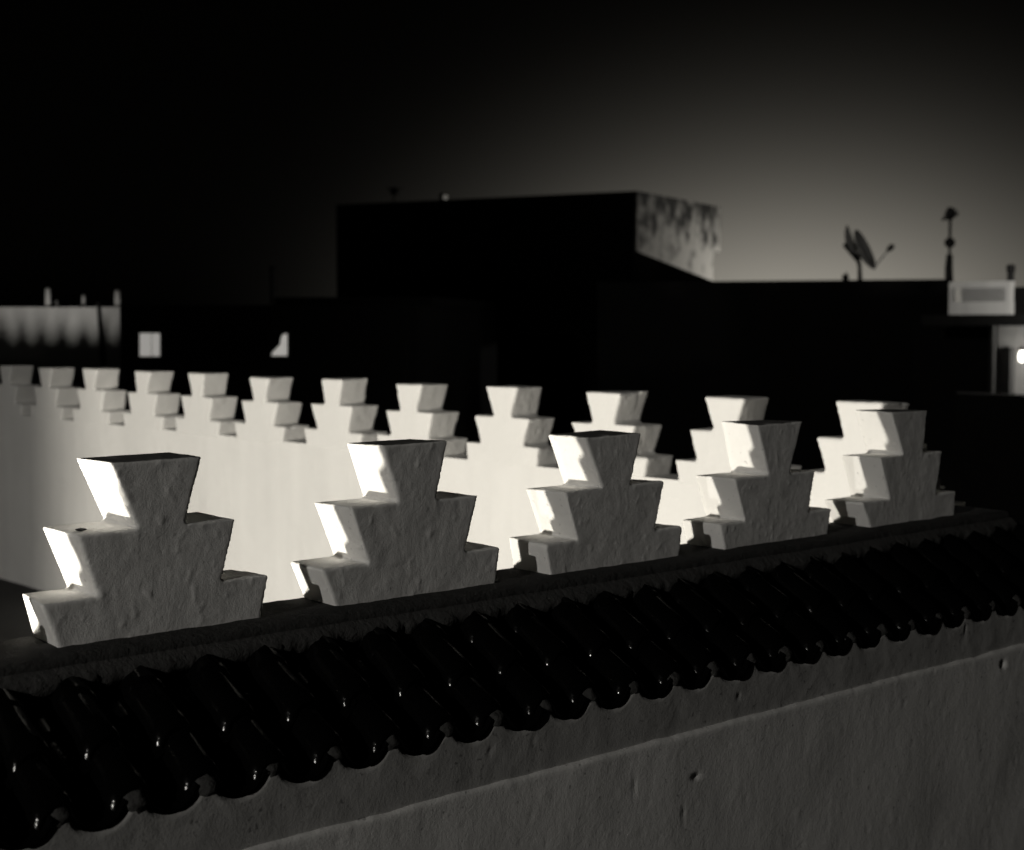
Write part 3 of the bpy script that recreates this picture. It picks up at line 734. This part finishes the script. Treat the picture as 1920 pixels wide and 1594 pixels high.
# --- dark house in the middle left with the two lit windows
TE = 27.0
he = empty('dark_house', (*fp(450, TE), -6)); tag(he, 'low black house with two small lit windows', 'house')
G0 = Vector(he.location)
e0, e1 = Vector(fp(226, 27.6)), Vector(fp(760, 26.6)); dE = (e1 - e0).normalized(); nE = Vector((-dE.y, dE.x))
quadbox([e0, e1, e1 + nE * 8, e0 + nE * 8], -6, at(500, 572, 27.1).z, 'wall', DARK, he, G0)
u0_, u1_ = e0 + dE * ((e1 - e0).length * .40), e1
quadbox([u0_ + nE * 2, u1_ + nE * 2, u1_ + nE * 8, u0_ + nE * 8], at(500, 575, 27.1).z, at(580, 557, 28.8).z, 'roof_room', DARK, he, G0)
LITW = glowmat('lit_window', .30, NEUT); LITW2 = glowmat('lit_opening', .36, NEUT)
def on_face(px, py, off):
    r, F = ray(px, py); o2 = e0 - nE * off
    s = (o2.x * nE.x + o2.y * nE.y) / (r.x * nE.x + r.y * nE.y)
    return Vector((0, 0, ZC)) + r * s
def slab(pix, off, th, name, m, parent):
    bm = bmesh.new(); P_ = [on_face(x, y, off) - G0 for x, y in pix]; n3 = Vector((nE.x, nE.y, 0)) * th
    f0 = [bm.verts.new(p) for p in P_]; f1 = [bm.verts.new(p + n3) for p in P_]
    bm.faces.new(f0); bm.faces.new(f1[::-1])
    for i in range(len(P_)): bm.faces.new((f0[i], f0[(i + 1) % len(P_)], f1[(i + 1) % len(P_)], f1[i]))
    return bm_obj(name, bm, m, parent)
w1 = slab([(258, 672), (304, 672), (304, 621), (258, 621)], .03, .025, 'window', IRON, he)
slab([(262, 668), (283, 668), (283, 625), (262, 625)], .045, .012, 'pane', LITW, w1)
slab([(285, 668), (299, 668), (299, 625), (285, 625)], .045, .012, 'pane', LITW, w1)
w2 = slab([(506, 671), (543, 671), (543, 622), (506, 622)], .03, .025, 'window', IRON, he)
slab([(509, 667), (538, 667), (538, 626), (509, 626)], .045, .012, 'pane', LITW2, w2)
slab([(507, 669), (511, 660), (519, 652), (525, 646), (526, 636), (529, 628), (540, 624), (507, 624)], .075, .02, 'curtain', DARK, w2)
pp = Vector((*fp(512, 27.4), at(512, 572, 27.4).z)); o = empty('chimney_pipe', pp); tag(o, 'thin dark chimney pipe on the low black house', 'pipe')
bm = bmesh.new(); lathe(bm, [(.045, -.02), (.045, .62), (.06, .63), (.06, .67), (.03, .69)], 10); bm_obj('pipe', bm, IRON, o)

# --- lit wall at the far left
TF = 30.0
hf = empty('roof_wall', (*fp(110, TF), -6)); tag(hf, 'pale rooftop wall at the left edge with thin posts standing up', 'wall')
F0 = Vector(hf.location)
g0, g1 = Vector(fp(-120, TF)), Vector(fp(225, TF)); dF = (g1 - g0).normalized(); nF = Vector((-dF.y, dF.x))
quadbox([g0, g1, g1 + nF * .25, g0 + nF * .25], -6, at(110, 576, TF).z, 'wall', TOWN, hf, F0)
for px, y, wd in ((88, 539, .10), (155, 552, .06), (219, 543, .11), (104, 563, .05)):
    c = Vector(fp(px, TF)) + nF * .1
    h_ = at(px, y, TF).z; zb = at(110, 578, TF).z
    bm = bmesh.new(); lathe(bm, [(wd * .55, zb - .06), (wd * .5, h_ - .05), (wd * .35, h_)], 10, (c.x - F0.x, c.y - F0.y, -F0.z)); bm_obj('post', bm, TOWN, hf, smooth=True)
cb = empty('hanging_cable', (*(Vector(fp(186, TF)) - nF * .05), at(186, 572, TF).z)); tag(cb, 'dark cable hanging down the pale wall near its right end', 'cable')
bm = bmesh.new(); tube(bm, [(0, 0, .04), (dF.x * .03, dF.y * .03, -.5), (dF.x * .08, dF.y * .08, -1.2)], [.03, .035, .06], 6); bm_obj('cable', bm, IRON, cb)
# toothed parapet in front of it, hidden behind the bright wall, whose shadow climbs the pale wall
tz_ = at(110, 716, TF).z
tp = empty('toothed_parapet', (*(Vector(fp(110, TF)) - nF * 1.3), -6)); tag(tp, 'dark toothed parapet standing before the pale left wall', 'parapet wall')
Q0 = Vector(tp.location); c0 = g0 - nF * 1.3; Lq = (g1 - g0).length + .3
quadbox([c0, c0 + dF * Lq, c0 + dF * Lq - nF * .2, c0 - nF * .2], -6, tz_ - .28, 'wall', DARK, tp, Q0)
s_ = .02; rr_ = random.Random(12)
while s_ < Lq - .3:
    wd = .23 + rr_.uniform(-.02, .03); hh = rr_.uniform(.26, .38)
    bm = bmesh.new(); P_ = [(0, 0), (wd, 0), (wd * .55, hh), (wd * .45, hh)]
    f0 = [bm.verts.new(Vector((*(c0 + dF * (s_ + x)), tz_ - .282 + z)) - Q0) for x, z in P_]
    f1 = [bm.verts.new(Vector((*(c0 + dF * (s_ + x) - nF * .12), tz_ - .282 + z)) - Q0) for x, z in P_]
    bm.faces.new(f0); bm.faces.new(f1[::-1])
    for i in range(4): bm.faces.new((f0[i], f0[(i + 1) % 4], f1[(i + 1) % 4], f1[i]))
    bm_obj('tooth', bm, DARK, tp); s_ += wd + .004
def flood(loc, power, label, radius):
    t = empty('flood_lamp', (loc[0], loc[1], -6)); h = loc[2] + 6; tag(t, label, 'lamp')
    bm = bmesh.new(); lathe(bm, [(.10, 0), (.10, .1), (.04, .15), (.04, h - .35)], 10); bm_obj('pole', bm, IRON, t)
    bm = bmesh.new(); lathe(bm, [(.05, h - .36), (.2, h - .30), (.22, h - .27)], 10); bm_obj('cup', bm, IRON, t)
    l = bpy.data.lights.new('bulb_light', 'SPOT'); l.energy = power; l.shadow_soft_size = radius; l.color = NEUT; l.spot_size = math.radians(120); l.spot_blend = .4
    o = bpy.data.objects.new('bulb_light', l); COL.objects.link(o); o.parent = t; o.location = (0, 0, h)
    o.rotation_euler = Vector((nF.x - dF.x * .9, nF.y - dF.y * .9, .75)).to_track_quat('-Z', 'Y').to_euler()
lf = Vector(fp(110, TF)) - nF * 3.2; flood((lf.x, lf.y, tz_ - 1.6), 330, 'lamp standing low before the toothed parapet', .22)
# lamp lighting the stained side and lamp lighting the right-hand house
ls = Rp + nrm * 4.0 + dr * 1.0; street_lamp((ls.x, ls.y, zt - 3.6), 600, 'street lamp in the lane beside the tall block', .1)
quadbox([a0 + nD * .45, a0 + dD * le + nD * .45, a0 + dD * le + nD * 2, a0 + nD * 2], zd(592), zd(538), 'roof_room', DARK, hd, D0)
lr = Vector(fp(2075, 23.35)); street_lamp((lr.x, lr.y, zd(640)), 240, 'street lamp beside the door of the house with the balustrade', .1)
lb = Vector(fp(2060, 21.5)); street_lamp((lb.x, lb.y, zd(540)), 150, 'tall street lamp shining on the pierced balustrade', .1)

# ------------------------------------------------------------------ loose bits on the steps
def chip(px, py, v, size, m, label, seed, stretch=(1, 1, .5)):
    c = on_plane(px, py, v); bm = bmesh.new(); bmesh.ops.create_icosphere(bm, subdivisions=2, radius=1)
    for q in bm.verts:
        k = 1 + .35 * noise.noise(q.co * 1.7 + Vector((seed, 0, 0))); q.co = Vector((q.co.x * stretch[0], q.co.y * stretch[1], q.co.z * stretch[2])) * size * k
    o = bm_obj('plaster_chip', bm, m, None, c); tag(o, label, 'plaster chip'); return o
chip(151, 993, 1.012, .011, IRON, 'black flake lying on the left step of the nearest merlon', 1, (1.2, .8, .35))
chip(1735, 838, 1.02, .014, LIMEB, 'pale crumb on the upper right step of the farthest near merlon', 2, (.6, .6, 1.0))
chip(1767, 914, 1.02, .013, LIMEB, 'pale crumb on the lower right step of the farthest near merlon', 3, (1.2, .8, .5))
